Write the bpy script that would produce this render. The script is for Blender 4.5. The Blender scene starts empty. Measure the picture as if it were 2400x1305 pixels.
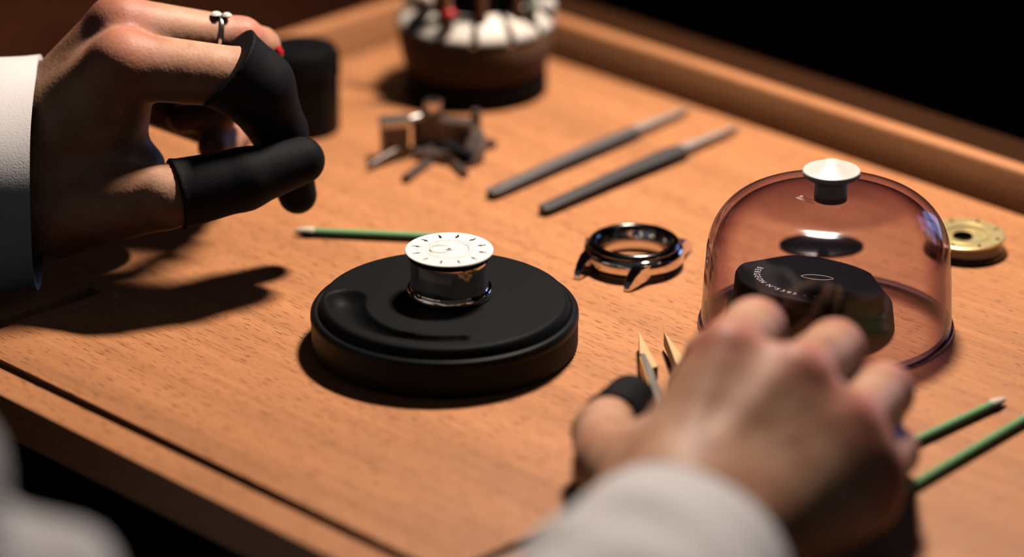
import bpy, bmesh, math, random
import numpy as np
from mathutils import Vector, Matrix, Quaternion

random.seed(4)
RNG = np.random.default_rng(4)
C = bpy.context.scene.collection
PI = math.pi

# ------------------------------------------------------------------ camera, world, lights, exposure
F_PX, PITCH, DIST = 8250.0, math.radians(23.3), 1.331
cp, sp = math.cos(PITCH), math.sin(PITCH)
CAM = np.array([0, -DIST * cp, DIST * sp])
FW, UP, RT = np.array([0, cp, -sp]), np.array([0, sp, cp]), np.array([1.0, 0, 0])
cam_d = bpy.data.cameras.new('camera')
cam = bpy.data.objects.new('camera', cam_d)
C.objects.link(cam)
cam.location = CAM
cam.rotation_euler = (PI / 2 - PITCH, 0, 0)
cam_d.sensor_width = 36.0
cam_d.lens = F_PX / 2400 * 36
cam_d.clip_start, cam_d.clip_end = 0.02, 30
cam_d.dof.use_dof = True
cam_d.dof.focus_distance = 1.285
cam_d.dof.aperture_fstop = 3.6
cam_d.dof.aperture_blades = 0
bpy.context.scene.camera = cam

world = bpy.data.worlds.new('dim_room')
bpy.context.scene.world = world
world.use_nodes = True
bg = world.node_tree.nodes['Background']
bg.inputs[0].default_value = (0.92, 0.92, 1.0, 1)
bg.inputs[1].default_value = 0.035
bpy.context.scene.cycles.diffuse_bounces = 0

LAMP = (0.110, 0.165, 0.500)
LAMP_W = 3.7
WINDOW_E = 0.35
vs = bpy.context.scene.view_settings
bpy.context.scene.display_settings.display_device = 'sRGB'
vs.view_transform = 'Standard'
vs.look = 'None'
vs.gamma = 1.0
vs.exposure = 0.0
vs.use_curve_mapping = False


def W(px, py, z=0.0):
    """point (mm) of the photograph's pixel at height z (mm) over the bench"""
    d = FW + RT * (px - 1200) / F_PX - UP * (py - 652.5) / F_PX
    return (CAM + d * ((z / 1000 - CAM[2]) / d[2])) * 1000


def WY(px, py, y):
    d = FW + RT * (px - 1200) / F_PX - UP * (py - 652.5) / F_PX
    return (CAM + d * ((y / 1000 - CAM[1]) / d[1])) * 1000


# ------------------------------------------------------------------ materials
def mat(name, color, rough=0.5, metal=0.0, spec=0.5, sheen=0.0, sss=0.0, coat=0.0):
    m = bpy.data.materials.new(name)
    m.use_nodes = True
    b = m.node_tree.nodes['Principled BSDF']
    b.inputs['Base Color'].default_value = (*color, 1)
    b.inputs['Roughness'].default_value = rough
    b.inputs['Metallic'].default_value = metal
    b.inputs['Specular IOR Level'].default_value = spec
    b.inputs['Sheen Weight'].default_value = sheen
    b.inputs['Coat Weight'].default_value = coat
    if sss:
        b.inputs['Subsurface Weight'].default_value = sss
        b.inputs['Subsurface Radius'].default_value = (1.0, 0.35, 0.2)
        b.inputs['Subsurface Scale'].default_value = 0.003
    return m


def nd(m, typ, **kw):
    n = m.node_tree.nodes.new(typ)
    for k, v in kw.items():
        if k in n.inputs.keys():
            n.inputs[k].default_value = v
        else:
            setattr(n, k, v)
    return n


def lk(m, a, b):
    m.node_tree.links.new(a, b)


def bsdf(m):
    return m.node_tree.nodes['Principled BSDF']


def add_bump(m, scale, strength, dist=0.0005, detail=4, stretch=(1, 1, 1), coord='Object'):
    tc = nd(m, 'ShaderNodeTexCoord')
    mp = nd(m, 'ShaderNodeMapping')
    mp.inputs['Scale'].default_value = stretch
    n = nd(m, 'ShaderNodeTexNoise', Scale=scale, Detail=detail)
    bp = nd(m, 'ShaderNodeBump', Strength=strength, Distance=dist)
    lk(m, tc.outputs[coord], mp.inputs[0])
    lk(m, mp.outputs[0], n.inputs['Vector'])
    lk(m, n.outputs['Fac'], bp.inputs['Height'])
    lk(m, bp.outputs[0], bsdf(m).inputs['Normal'])
    return n


def ramp(m, src, stops):
    r = nd(m, 'ShaderNodeValToRGB')
    e = r.color_ramp.elements
    while len(e) < len(stops):
        e.new(0.5)
    for i, (p, c) in enumerate(stops):
        e[i].position = p
        e[i].color = (*c, 1) if len(c) == 3 else c
    lk(m, src, r.inputs[0])
    return r


def mix(m, fac, a, b, blend='MIX'):
    x = nd(m, 'ShaderNodeMix', data_type='RGBA', blend_type=blend)
    if hasattr(fac, 'is_output'):
        lk(m, fac, x.inputs[0])
    else:
        x.inputs[0].default_value = fac
    for s, i in ((a, 6), (b, 7)):
        if hasattr(s, 'is_output'):
            lk(m, s, x.inputs[i])
        else:
            x.inputs[i].default_value = (*s, 1)
    return x.outputs[2]


def beech(name, base, dark, pores=1.0):
    """steamed beech: long grain along local X with short dark ray flecks"""
    m = mat(name, base, 0.42, spec=0.35)
    tc = nd(m, 'ShaderNodeTexCoord')
    m1 = nd(m, 'ShaderNodeMapping')
    m1.inputs['Scale'].default_value = (4, 42, 42)
    n1 = nd(m, 'ShaderNodeTexNoise', Scale=1.0, Detail=5, Roughness=0.6)
    lk(m, tc.outputs['Object'], m1.inputs[0])
    lk(m, m1.outputs[0], n1.inputs['Vector'])
    m2 = nd(m, 'ShaderNodeMapping')
    m2.inputs['Scale'].default_value = (150, 1250, 900)
    n2 = nd(m, 'ShaderNodeTexNoise', Scale=1.0, Detail=1.0, Roughness=0.5)
    lk(m, tc.outputs['Object'], m2.inputs[0])
    lk(m, m2.outputs[0], n2.inputs['Vector'])
    m3 = nd(m, 'ShaderNodeMapping')
    m3.inputs['Scale'].default_value = (14, 320, 320)
    n3 = nd(m, 'ShaderNodeTexNoise', Scale=1.0, Detail=3.0)
    lk(m, tc.outputs['Object'], m3.inputs[0])
    lk(m, m3.outputs[0], n3.inputs['Vector'])
    lo = tuple(c * 0.80 for c in base)
    hi = tuple(min(1, c * 1.13) for c in base)
    r1 = ramp(m, n1.outputs['Fac'], [(0.32, lo), (0.52, base), (0.72, hi)])
    r3 = ramp(m, n3.outputs['Fac'], [(0.35, (0.82, 0.78, 0.74)), (0.62, (1.04, 1.04, 1.04))])
    c1 = mix(m, 0.6, r1.outputs[0], r3.outputs[0], 'MULTIPLY')
    r2 = ramp(m, n2.outputs['Fac'], [(0.61, (0, 0, 0)), (0.69, (1, 1, 1))])
    pm = nd(m, 'ShaderNodeMath', operation='MULTIPLY')
    lk(m, r2.outputs[0], pm.inputs[0])
    pm.inputs[1].default_value = 0.75 * pores
    lk(m, mix(m, pm.outputs[0], c1, dark), bsdf(m).inputs['Base Color'])
    bp = nd(m, 'ShaderNodeBump', Strength=0.35 * pores, Distance=0.0003)
    bp.invert = True
    lk(m, r2.outputs[0], bp.inputs['Height'])
    lk(m, bp.outputs[0], bsdf(m).inputs['Normal'])
    return m


M = {}
M['beech'] = beech('beech_top', (0.60, 0.268, 0.118), (0.17, 0.055, 0.02))
M['beech_rail'] = beech('beech_rail', (0.60, 0.268, 0.118), (0.2, 0.07, 0.025), 0.4)
M['dark_trim'] = mat('dark_stained_trim', (0.042, 0.016, 0.006), 0.85, spec=0.05)
M['black_floor'] = mat('black_floor', (0.006, 0.006, 0.007), 0.9, spec=0.1)
M['black_panel'] = mat('black_panel', (0.006, 0.006, 0.007), 0.9, spec=0.05)
M['brown_panel'] = beech('brown_panel', (0.16, 0.05, 0.022), (0.08, 0.03, 0.015), 0.2)
bsdf(M['brown_panel']).inputs['Specular IOR Level'].default_value = 0.1
M['black_plastic'] = mat('black_plastic', (0.006, 0.007, 0.008), 0.55, spec=0.07)
add_bump(M['black_plastic'], 900, 0.25, 0.0004)
M['black_plastic_worn'] = mat('worn_black_plastic', (0.005, 0.006, 0.007), 0.45, spec=0.12)
M['black_gloss'] = mat('black_gloss', (0.006, 0.006, 0.008), 0.22, spec=0.5)
M['black_matte'] = mat('black_matte', (0.005, 0.006, 0.008), 0.75, spec=0.12)
M['rubber'] = mat('black_latex', (0.005, 0.006, 0.008), 0.7, spec=0.12)
add_bump(M['rubber'], 1500, 0.4, 0.0003)
M['steel'] = mat('polished_steel', (0.62, 0.60, 0.58), 0.16, 1.0)
M['chrome'] = mat('polished_case_steel', (0.66, 0.62, 0.58), 0.06, 1.0)
M['dark_steel'] = mat('dark_bezel_steel', (0.10, 0.095, 0.09), 0.16, 1.0)
M['brushed'] = mat('brushed_steel', (0.55, 0.53, 0.50), 0.38, 1.0)
M['grey_coat'] = mat('grey_coated_steel', (0.15, 0.145, 0.145), 0.5, 0.25)
M['dark_coat'] = mat('dark_coated_steel', (0.085, 0.085, 0.09), 0.45, 0.2)
M['pale_steel'] = mat('pale_steel', (0.58, 0.55, 0.52), 0.5, 0.6)
M['brass'] = mat('gilt_brass', (0.86, 0.72, 0.36), 0.42, 0.85)
M['brass_soft'] = mat('matt_brass', (0.72, 0.47, 0.22), 0.5, 0.5)
M['dial_white'] = mat('silvered_white_dial', (0.88, 0.85, 0.83), 0.4, 0.0, spec=0.4)
M['ink'] = mat('dial_ink', (0.035, 0.028, 0.028), 0.3, 0.3)
M['ink_soft'] = mat('fine_dial_line', (0.25, 0.20, 0.18), 0.4)
M['engrave'] = mat('white_engraving', (0.80, 0.79, 0.76), 0.6)
M['white_plastic'] = mat('white_plastic', (0.68, 0.645, 0.60), 0.38, spec=0.4)
M['green'] = mat('green_swab_stick', (0.17, 0.42, 0.18), 0.45)
M['foam'] = mat('cream_foam_tip', (0.78, 0.70, 0.58), 0.9, spec=0.1)
add_bump(M['foam'], 2500, 0.4, 0.0003)
M['cream_pad'] = mat('cream_segment', (0.84, 0.77, 0.68), 0.5)
M['drum'] = mat('stained_wood_drum', (0.50, 0.26, 0.14), 0.6, spec=0.15)
M['handle_wood'] = mat('brown_handle', (0.22, 0.085, 0.04), 0.5)
M['red'] = mat('red_lacquer', (0.50, 0.012, 0.015), 0.25, coat=0.4)
M['pink_knob'] = mat('pale_pink_knob', (0.75, 0.55, 0.50), 0.4)
M['mint'] = mat('pale_mint_handle', (0.70, 0.78, 0.66), 0.45)
M['gem'] = mat('ring_stone', (0.95, 0.92, 0.86), 0.2, 0.0, spec=0.9)
M['lamp_black'] = mat('lamp_housing', (0.01, 0.01, 0.01), 0.5)

m = M['cloth'] = mat('white_cotton', (0.86, 0.85, 0.86), 0.9, spec=0.1, sheen=0.2)
add_bump(m, 1400, 0.35, 0.0004)

m = M['skin'] = mat('skin', (0.60, 0.33, 0.22), 0.52, spec=0.3, sss=0.35)
at = nd(m, 'ShaderNodeAttribute', attribute_name='flush')
tc = nd(m, 'ShaderNodeTexCoord')
n1 = nd(m, 'ShaderNodeTexNoise', Scale=75, Detail=5)
lk(m, tc.outputs['Object'], n1.inputs['Vector'])
r1 = ramp(m, n1.outputs['Fac'], [(0.34, (0.44, 0.22, 0.135)), (0.5, (0.58, 0.315, 0.195)), (0.68, (0.68, 0.40, 0.285))])
lk(m, mix(m, at.outputs['Fac'], r1.outputs[0], (0.56, 0.17, 0.13)), bsdf(m).inputs['Base Color'])
n2 = nd(m, 'ShaderNodeTexVoronoi', Scale=750)
n3 = nd(m, 'ShaderNodeTexNoise', Scale=260, Detail=3)
lk(m, tc.outputs['Object'], n2.inputs['Vector'])
lk(m, tc.outputs['Object'], n3.inputs['Vector'])
ad = nd(m, 'ShaderNodeMath', operation='ADD')
lk(m, n2.outputs['Distance'], ad.inputs[0])
lk(m, n3.outputs['Fac'], ad.inputs[1])
bp = nd(m, 'ShaderNodeBump', Strength=0.16, Distance=0.0004)
lk(m, ad.outputs[0], bp.inputs['Height'])
lk(m, bp.outputs[0], bsdf(m).inputs['Normal'])

# clear tinted plastic: Fresnel reflection over tinted transmission (denser where the wall is seen edge-on)
m = M['dome'] = bpy.data.materials.new('clear_tinted_plastic')
m.use_nodes = True
m.node_tree.nodes.clear()
out = nd(m, 'ShaderNodeOutputMaterial')
lw = nd(m, 'ShaderNodeLayerWeight', Blend=0.5)
pw = nd(m, 'ShaderNodeMath', operation='POWER')
lk(m, lw.outputs['Facing'], pw.inputs[0])
pw.inputs[1].default_value = 5
fr = nd(m, 'ShaderNodeMath', operation='MULTIPLY_ADD')
lk(m, pw.outputs[0], fr.inputs[0])
fr.inputs[1].default_value, fr.inputs[2].default_value = 0.95, 0.04
rt = ramp(m, lw.outputs['Facing'], [(0.0, (0.915, 0.885, 0.905)), (0.42, (0.885, 0.845, 0.88)), (0.66, (0.66, 0.55, 0.64)), (1.0, (0.14, 0.10, 0.19))])
tr = nd(m, 'ShaderNodeBsdfTransparent')
gl = nd(m, 'ShaderNodeBsdfGlossy', Roughness=0.12)
lk(m, rt.outputs[0], tr.inputs[0])
mx = nd(m, 'ShaderNodeMixShader')
lk(m, fr.outputs[0], mx.inputs[0])
lk(m, tr.outputs[0], mx.inputs[1])
lk(m, gl.outputs[0], mx.inputs[2])
lk(m, mx.outputs[0], out.inputs[0])
M['blue_reflect_rim'] = m.copy()
m = M['blue_reflect_rim']
m.name = 'plastic_rim_reflection_tint'  # rim's bluish reflection is put into its tint colours
for n_ in m.node_tree.nodes:
    if n_.type == 'VALTORGB':
        for e_, c_ in zip(n_.color_ramp.elements, ((.74, .76, .88), (.66, .68, .86), (.42, .42, .68), (.15, .15, .34))):
            e_.color = (*c_, 1)


def emit(name, col, e):
    mm = mat(name, (0, 0, 0))
    bsdf(mm).inputs['Emission Color'].default_value = (*col, 1)
    bsdf(mm).inputs['Emission Strength'].default_value = e
    return mm


# ------------------------------------------------------------------ mesh helpers (all in millimetres)
class MB:
    def __init__(s):
        s.v, s.f = [], []

    def add(s, v, f):
        o = len(s.v)
        s.v += [tuple(map(float, p)) for p in v]
        s.f += [tuple(i + o for i in q) for q in f]
        return s

    def box(s, c, d, rz=0, ch=0.0):
        hx, hy, hz = d[0] / 2, d[1] / 2, d[2] / 2
        k = min(ch, hx * .9, hy * .9)
        ring = [(-hx + k, -hy), (hx - k, -hy), (hx, -hy + k), (hx, hy - k), (hx - k, hy), (-hx + k, hy), (-hx, hy - k), (-hx, -hy + k)] if k > 0 else [(-hx, -hy), (hx, -hy), (hx, hy), (-hx, hy)]
        n = len(ring)
        cr, sr = math.cos(rz), math.sin(rz)
        V = []
        for z in (-hz, hz):
            V += [(c[0] + x * cr - y * sr, c[1] + x * sr + y * cr, c[2] + z) for x, y in ring]
        Fs = [tuple(range(n))[::-1], tuple(range(n, 2 * n))]
        Fs += [(i, (i + 1) % n, n + (i + 1) % n, n + i) for i in range(n)]
        return s.add(V, Fs)

    def lathe(s, prof, c=(0, 0, 0), seg=64, mtx=None, closed=False):
        """revolve (r, z) points about +Z; r == 0 closes to a pole"""
        V, idx = [], []
        for r, z in prof:
            if r <= 1e-6:
                idx.append([len(V)])
                V.append((0, 0, z))
            else:
                idx.append(list(range(len(V), len(V) + seg)))
                V += [(r * math.cos(2 * PI * i / seg), r * math.sin(2 * PI * i / seg), z) for i in range(seg)]
        Fs = []
        pairs = list(zip(idx[:-1], idx[1:])) + ([(idx[-1], idx[0])] if closed else [])
        for a, b in pairs:
            for i in range(seg):
                j = (i + 1) % seg
                if len(a) == 1 and len(b) > 1:
                    Fs.append((a[0], b[j], b[i]))
                elif len(b) == 1 and len(a) > 1:
                    Fs.append((a[i], a[j], b[0]))
                elif len(a) > 1:
                    Fs.append((a[i], a[j], b[j], b[i]))
        if mtx is not None:
            V = [tuple(mtx @ Vector(p)) for p in V]
        V = [(p[0] + c[0], p[1] + c[1], p[2] + c[2]) for p in V]
        return s.add(V, Fs)

    def tube(s, pts, rad, seg=16, flat=1.0, cap=True):
        """swept tube; rad: number or list; flat squashes it along the second normal"""
        P = [Vector(p) for p in pts]
        R = rad if isinstance(rad, (list, tuple)) else [rad] * len(P)
        V, Fs = [], []
        up = Vector((0, 0, 1))
        for i, p in enumerate(P):
            t = (P[min(i + 1, len(P) - 1)] - P[max(i - 1, 0)]).normalized()
            a = t.cross(up)
            if a.length < 1e-3:
                a = Vector((1, 0, 0))
            a.normalize()
            b = a.cross(t).normalized()
            for k in range(seg):
                q = 2 * PI * k / seg
                V.append(tuple(p + a * (R[i] * math.cos(q)) + b * (R[i] * flat * math.sin(q))))
        for i in range(len(P) - 1):
            for k in range(seg):
                l = (k + 1) % seg
                Fs.append((i * seg + k, i * seg + l, (i + 1) * seg + l, (i + 1) * seg + k))
        if cap:
            Fs.append(tuple(range(seg))[::-1])
            Fs.append(tuple((len(P) - 1) * seg + k for k in range(seg)))
        return s.add(V, Fs)

    def prism(s, outline, z0, z1, xf=None):
        n = len(outline)
        V = [(x, y, z0) for x, y in outline] + [(x, y, z1) for x, y in outline]
        if xf:
            V = [xf(p) for p in V]
        Fs = [tuple(range(n))[::-1], tuple(range(n, 2 * n))]
        Fs += [(i, (i + 1) % n, n + (i + 1) % n, n + i) for i in range(n)]
        return s.add(V, Fs)

    def build(s, name, mt, parent=None, smooth=True, angle=40, recalc=True, bevel=0):
        me = bpy.data.meshes.new(name)
        me.from_pydata([(x / 1000, y / 1000, z / 1000) for x, y, z in s.v], [], s.f)
        if recalc:
            b = bmesh.new()
            b.from_mesh(me)
            bmesh.ops.recalc_face_normals(b, faces=b.faces)
            b.to_mesh(me)
            b.free()
        me.materials.append(mt)
        if smooth:
            me.shade_smooth()
            try:
                me.set_sharp_from_angle(angle=math.radians(angle))
            except Exception:
                pass
        o = bpy.data.objects.new(name, me)
        C.objects.link(o)
        if parent is not None:
            o.parent = parent
        if bevel:
            md = o.modifiers.new('soft_edges', 'BEVEL')
            md.width = bevel / 1000
            md.segments = 2
            md.limit_method = 'ANGLE'
            md.angle_limit = math.radians(50)
        return o


def tag(o, label=None, cat=None, group=None, kind=None):
    for k, v in (('label', label), ('category', cat), ('group', group), ('kind', kind)):
        if v:
            o[k] = v
    return o


def thing(name, label, cat, loc=(0, 0, 0), rz=0.0, group=None):
    o = bpy.data.objects.new(name, None)
    o.empty_display_size = 0.01
    C.objects.link(o)
    o.location = tuple(c / 1000 for c in loc)
    o.rotation_euler = (0, 0, rz)
    return tag(o, label, cat, group)


def text_mesh(ch, size):
    cu = bpy.data.curves.new('glyph', 'FONT')
    cu.body = ch
    cu.size = size
    cu.align_x = 'CENTER'
    cu.resolution_u = 3
    o = bpy.data.objects.new('glyph', cu)
    C.objects.link(o)
    dg = bpy.context.evaluated_depsgraph_get()
    me = o.evaluated_get(dg).to_mesh()
    V = [tuple(v.co) for v in me.vertices]
    Fs = [tuple(p.vertices) for p in me.polygons]
    o.evaluated_get(dg).to_mesh_clear()
    bpy.data.objects.remove(o)
    bpy.data.curves.remove(cu)
    return V, Fs


# ------------------------------------------------------------------ smooth solid modelling (signed distances + surface nets)
def seg_dist(P, a, b, ra, rb):
    a, b = np.array(a, float), np.array(b, float)
    ab = b - a
    L = max(ab @ ab, 1e-9)
    t = np.clip(((P - a) @ ab) / L, 0, 1)
    q = P - (a + t[..., None] * ab)
    return np.sqrt((q * q).sum(-1)) - (ra + (rb - ra) * t)


def smin(a, b, k):
    if k <= 0:
        return np.minimum(a, b)
    h = np.clip(0.5 + 0.5 * (b - a) / k, 0, 1)
    return b + (a - b) * h - k * h * (1 - h)


def chain(P, pts, rad, k=3.0):
    d = None
    for i in range(len(pts) - 1):
        s_ = seg_dist(P, pts[i], pts[i + 1], rad[i], rad[i + 1])
        d = s_ if d is None else smin(d, s_, k)
    return d


def surface_net(fn, lo, hi, res):
    lo, hi = np.array(lo, float), np.array(hi, float)
    n = np.ceil((hi - lo) / res).astype(int) + 1
    ax = [lo[i] + np.arange(n[i]) * res for i in range(3)]
    G = np.stack(np.meshgrid(*ax, indexing='ij'), -1)
    V = fn(G)
    ins = V < 0
    cells = n - 1
    cs = np.zeros(tuple(cells), int)
    acc = np.zeros(tuple(cells) + (3,))
    cnt = np.zeros(tuple(cells))
    corners = [(i, j, k) for i in (0, 1) for j in (0, 1) for k in (0, 1)]

    def sl(A, c):
        return A[c[0]:c[0] + cells[0], c[1]:c[1] + cells[1], c[2]:c[2] + cells[2]]
    for c1 in corners:
        for d in range(3):
            if c1[d] == 0:
                c2 = list(c1)
                c2[d] = 1
                v1, v2 = sl(V, c1), sl(V, c2)
                x = (v1 < 0) != (v2 < 0)
                t = np.where(x, v1 / np.where(np.abs(v1 - v2) < 1e-12, 1, v1 - v2), 0)
                p = np.zeros(tuple(cells) + (3,))
                for e in range(3):
                    p[..., e] = c1[e]
                p[..., d] += t
                acc += np.where(x[..., None], p, 0)
                cnt += x
    act = cnt > 0
    vid = -np.ones(tuple(cells), int)
    vid[act] = np.arange(act.sum())
    base = np.argwhere(act)
    verts = lo + (base + acc[act] / cnt[act][:, None]) * res
    faces = []
    for d in range(3):
        e, f = (d + 1) % 3, (d + 2) % 3
        sA = [slice(None)] * 3
        sB = [slice(None)] * 3
        sA[d] = slice(0, -1)
        sB[d] = slice(1, None)
        a, b = ins[tuple(sA)], ins[tuple(sB)]
        ch = np.argwhere(a != b)
        if not len(ch):
            continue
        ok = (ch[:, e] > 0) & (ch[:, f] > 0) & (ch[:, e] < cells[e]) & (ch[:, f] < cells[f])
        ch = ch[ok]
        fl = a[tuple(ch.T)]

        def cid(de, df):
            q = ch.copy()
            q[:, e] -= de
            q[:, f] -= df
            return vid[tuple(q.T)]
        Q = np.stack([cid(1, 1), cid(0, 1), cid(0, 0), cid(1, 0)], 1)
        Q[~fl] = Q[~fl][:, ::-1]
        faces.append(Q)
    faces = np.concatenate(faces)
    faces = faces[(faces >= 0).all(1)]
    return verts, faces


# ------------------------------------------------------------------ the room
def uv(u, v, z=0.0):
    return ((u + v) / math.sqrt(2), (v - u) / math.sqrt(2), z)


A45 = -PI / 4
fl = MB()
fl.box((0, 0, -760), (6000, 6000, 20))
tag(fl.build('floor', M['black_floor'], smooth=False), kind='structure')
wb = MB()
wb.box((*uv(600, 1100)[:2], 600), (4200, 30, 2740), A45)
tag(wb.build('wall_back', M['black_panel'], smooth=False), kind='structure')
wl = MB()
wl.box((*uv(-560, -225)[:2], 600), (20, 1350, 2740), A45)
tag(wl.build('wall_left', M['brown_panel'], smooth=False), kind='structure')

# window of the room, in the wall to the right behind the bench (seen as small blue reflections)
win_c = np.array((*uv(25, 1078)[:2], 190.0))
wn = tag(thing('window_1', None, None, win_c, A45), kind='structure')
M['daylight'] = emit('blue_daylight', (0.28, 0.45, 1.0), WINDOW_E * 9)
wn.scale = (.46, .46, .46)
for i in range(2):
    for j in range(3):
        p = MB()
        p.box((-190 + i * 380, 0, -300 + j * 300), (350 - 60 * ((i + j) % 2), 6, 265))
        p.build('pane', M['daylight'], wn, smooth=False)
fb = MB()
for x in (-385, 0, 385):
    fb.box((x, 5, 0), (26, 30, 960))
for z in (-465, -150, 150, 465):
    fb.box((0, 5, z), (796, 28, 26))
fb.build('window_frame', M['black_matte'], wn, smooth=False)

# ------------------------------------------------------------------ bench (local X = along its near edge, local Y = away)
bench = thing('workbench', 'light beech watchmaker workbench with routed grooves and low raised rails', 'workbench', (0, 0, 0), A45)
GD = 2.4
us = [-236, -105.5, -99.5, 152, 157.5, 265.5, 271, 560]
vcut = [-200, -187.0, -181.6, -118, 192]


def groove(i, j):
    ug = i in (1, 3, 5)
    if j == 1:
        return True if 1 <= i <= 3 or i >= 5 else False
    return ug and j == 2


mb = MB()
nu, nv = len(us) - 1, len(vcut) - 1
H = [[-GD if groove(i, j) else 0.0 for j in range(nv)] for i in range(nu)]
for i in range(nu):
    for j in range(nv):
        h = H[i][j]
        mb.add([(us[i], vcut[j], h), (us[i + 1], vcut[j], h), (us[i + 1], vcut[j + 1], h), (us[i], vcut[j + 1], h)], [(0, 1, 2, 3)])
        if i + 1 < nu and H[i + 1][j] != h:
            mb.add([(us[i + 1], vcut[j], h), (us[i + 1], vcut[j + 1], h), (us[i + 1], vcut[j + 1], H[i + 1][j]), (us[i + 1], vcut[j], H[i + 1][j])], [(0, 1, 2, 3)])
        if j + 1 < nv and H[i][j + 1] != h:
            mb.add([(us[i], vcut[j + 1], h), (us[i + 1], vcut[j + 1], h), (us[i + 1], vcut[j + 1], H[i][j + 1]), (us[i], vcut[j + 1], H[i][j + 1])], [(0, 1, 2, 3)])
T = 15.5
for (a, b) in (((-236, -200), (560, -200)), ((560, -200), (560, 192)), ((560, 192), (-236, 192)), ((-236, 192), (-236, -200))):
    mb.add([(*a, 0), (*b, 0), (*b, -T), (*a, -T)], [(3, 2, 1, 0)])
mb.add([(-236, -200, -T), (560, -200, -T), (560, 192, -T), (-236, 192, -T)], [(3, 2, 1, 0)])
mb.build('bench_top', M['beech'], bench, smooth=False)
RH = 18.5


def rail(length, c, along_x):
    p = MB()
    w, r = 8.0, 1.6
    prof = [(-w / 2, 0), (w / 2, 0), (w / 2, RH - r), (w / 2 - r * .3, RH - r * .3), (w / 2 - r, RH), (-w / 2 + r, RH), (-w / 2 + r * .3, RH - r * .3), (-w / 2, RH - r)]
    n = len(prof)
    V = []
    for s_ in (-length / 2, length / 2):
        V += [(s_, y, z) for y, z in prof]
    Fs = [tuple(range(n)), tuple(range(n, 2 * n))[::-1]] + [(i, n + i, n + (i + 1) % n, (i + 1) % n) for i in range(n)]
    p.add(V, Fs)
    o = p.build('rail', M['beech_rail'], bench, angle=60)
    o.location = tuple(x / 1000 for x in c)
    o.rotation_euler = (0, 0, 0 if along_x else PI / 2)
    return o


rail(785, (165, 190.5, 0), True)
rail(389, (-229.2, -5, 0), False)
p = MB()
p.box((160, 207.5, 2), (810, 26, 26), ch=2)
p.build('back_ledge', M['dark_trim'], bench, smooth=False)
p = MB()
p.box((162, 120, -383), (760, 14, 730))
p.build('back_panel', M['black_matte'], bench, smooth=False)
p = MB()
p.box((-226, -20, -383), (14, 290, 730))
p.build('side_panel', M['black_matte'], bench, smooth=False)
for (u_, v_) in ((-200, -150), (-200, 160), (525, -150), (525, 160)):
    p = MB()
    p.box((u_, v_, -(T + 750) / 2 - 1), (45, 45, 750 - T - 2), ch=4)
    p.build('leg', M['beech_rail'], bench, smooth=False)

# ------------------------------------------------------------------ lamp over the bench (outside the frame)
lx, ly, lz = (c * 1000 for c in LAMP)
pole = uv(330, 242)
lamp = thing('bench_lamp', 'black articulated bench lamp clamped behind the beech rail', 'lamp', (pole[0], pole[1], 0))
p = MB()
p.box((0, 0, 15), (34, 34, 20), A45, ch=3)
p.build('clamp', M['lamp_black'], lamp)
p = MB()
p.tube([(0, 0, 25), (0, 0, 300), (20, 30, 560)], 7)
p.tube([(20, 30, 560), (lx - pole[0], ly - pole[1] + 40, lz + 45)], 6)
p.build('arm', M['lamp_black'], lamp)
head = MB()
tgt = Vector((0.0, -0.02, 0.0))
ldir = (tgt - Vector(LAMP)).normalized()
lq = ldir.to_track_quat('-Z', 'Y')
mtx = lq.to_matrix()
sh = [(0, 34), (50, 32), (88, 22), (100, 4), (100, 0), (96, 0), (85, 18), (50, 24), (0, 26)]
hm = MB().lathe(sh, seg=48)
head.add([tuple(mtx @ Vector((x * 1.15, y * 0.6, z - 4)) + Vector((lx - pole[0], ly - pole[1], lz))) for x, y, z in hm.v], hm.f)
head.build('lamp_head', M['lamp_black'], lamp)
ld = bpy.data.lights.new('lamp_light', 'AREA')
ld.shape = 'ELLIPSE'
ld.size, ld.size_y = 0.105, 0.04
ld.energy = LAMP_W
ld.color = (1.0, 0.83, 0.70)
ld.spread = math.radians(150)
lo = bpy.data.objects.new('lamp_light', ld)
C.objects.link(lo)
lo.parent = lamp
lo.location = Vector(LAMP) - Vector((pole[0], pole[1], 0)) / 1000
lo.rotation_mode = 'QUATERNION'
lo.rotation_quaternion = lq

# ------------------------------------------------------------------ black holder disc with the watch dial
c = W(1042, 720, 14.5)
stand = thing('holder_disc', 'large round black plastic holder disc with curved channel under the white watch dial', 'holder', (c[0], c[1], 0))
p = MB()
prof = [(0, 0), (47.4, 0), (48.0, .8), (48.0, 2.0)]
p.lathe([(0, 0.05), (46.6, 0.05), (47.4, .6), (47.4, 11.0)], seg=128)
# knurled band
SEG = 240
V, Fs = [], []
zs = [1.4, 3, 5, 7, 9, 10.6]
for j, z in enumerate(zs):
    for i in range(SEG):
        r = 47.9 + (0.35 if (i + j) % 2 else 0.0)
        V.append((r * math.cos(2 * PI * i / SEG), r * math.sin(2 * PI * i / SEG), z))
for j in range(len(zs) - 1):
    for i in range(SEG):
        k = (i + 1) % SEG
        Fs.append((j * SEG + i, j * SEG + k, (j + 1) * SEG + k, (j + 1) * SEG + i))
p.add(V, Fs)
p.lathe([(47.0, 10.4), (48.3, 10.7), (48.5, 11.4), (48.4, 13.4), (47.8, 14.3), (46.9, 14.6), (45.9, 14.4), (45.4, 14.0), (45.2, 13.2)], seg=160)
p.build('disc_body', M['black_plastic_worn'], stand)
NR, NA = 90, 260
RIN = 45.6
ZT = 18.2
V, Fs = [], []
a0, a1 = PI, PI + math.radians(100)
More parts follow.
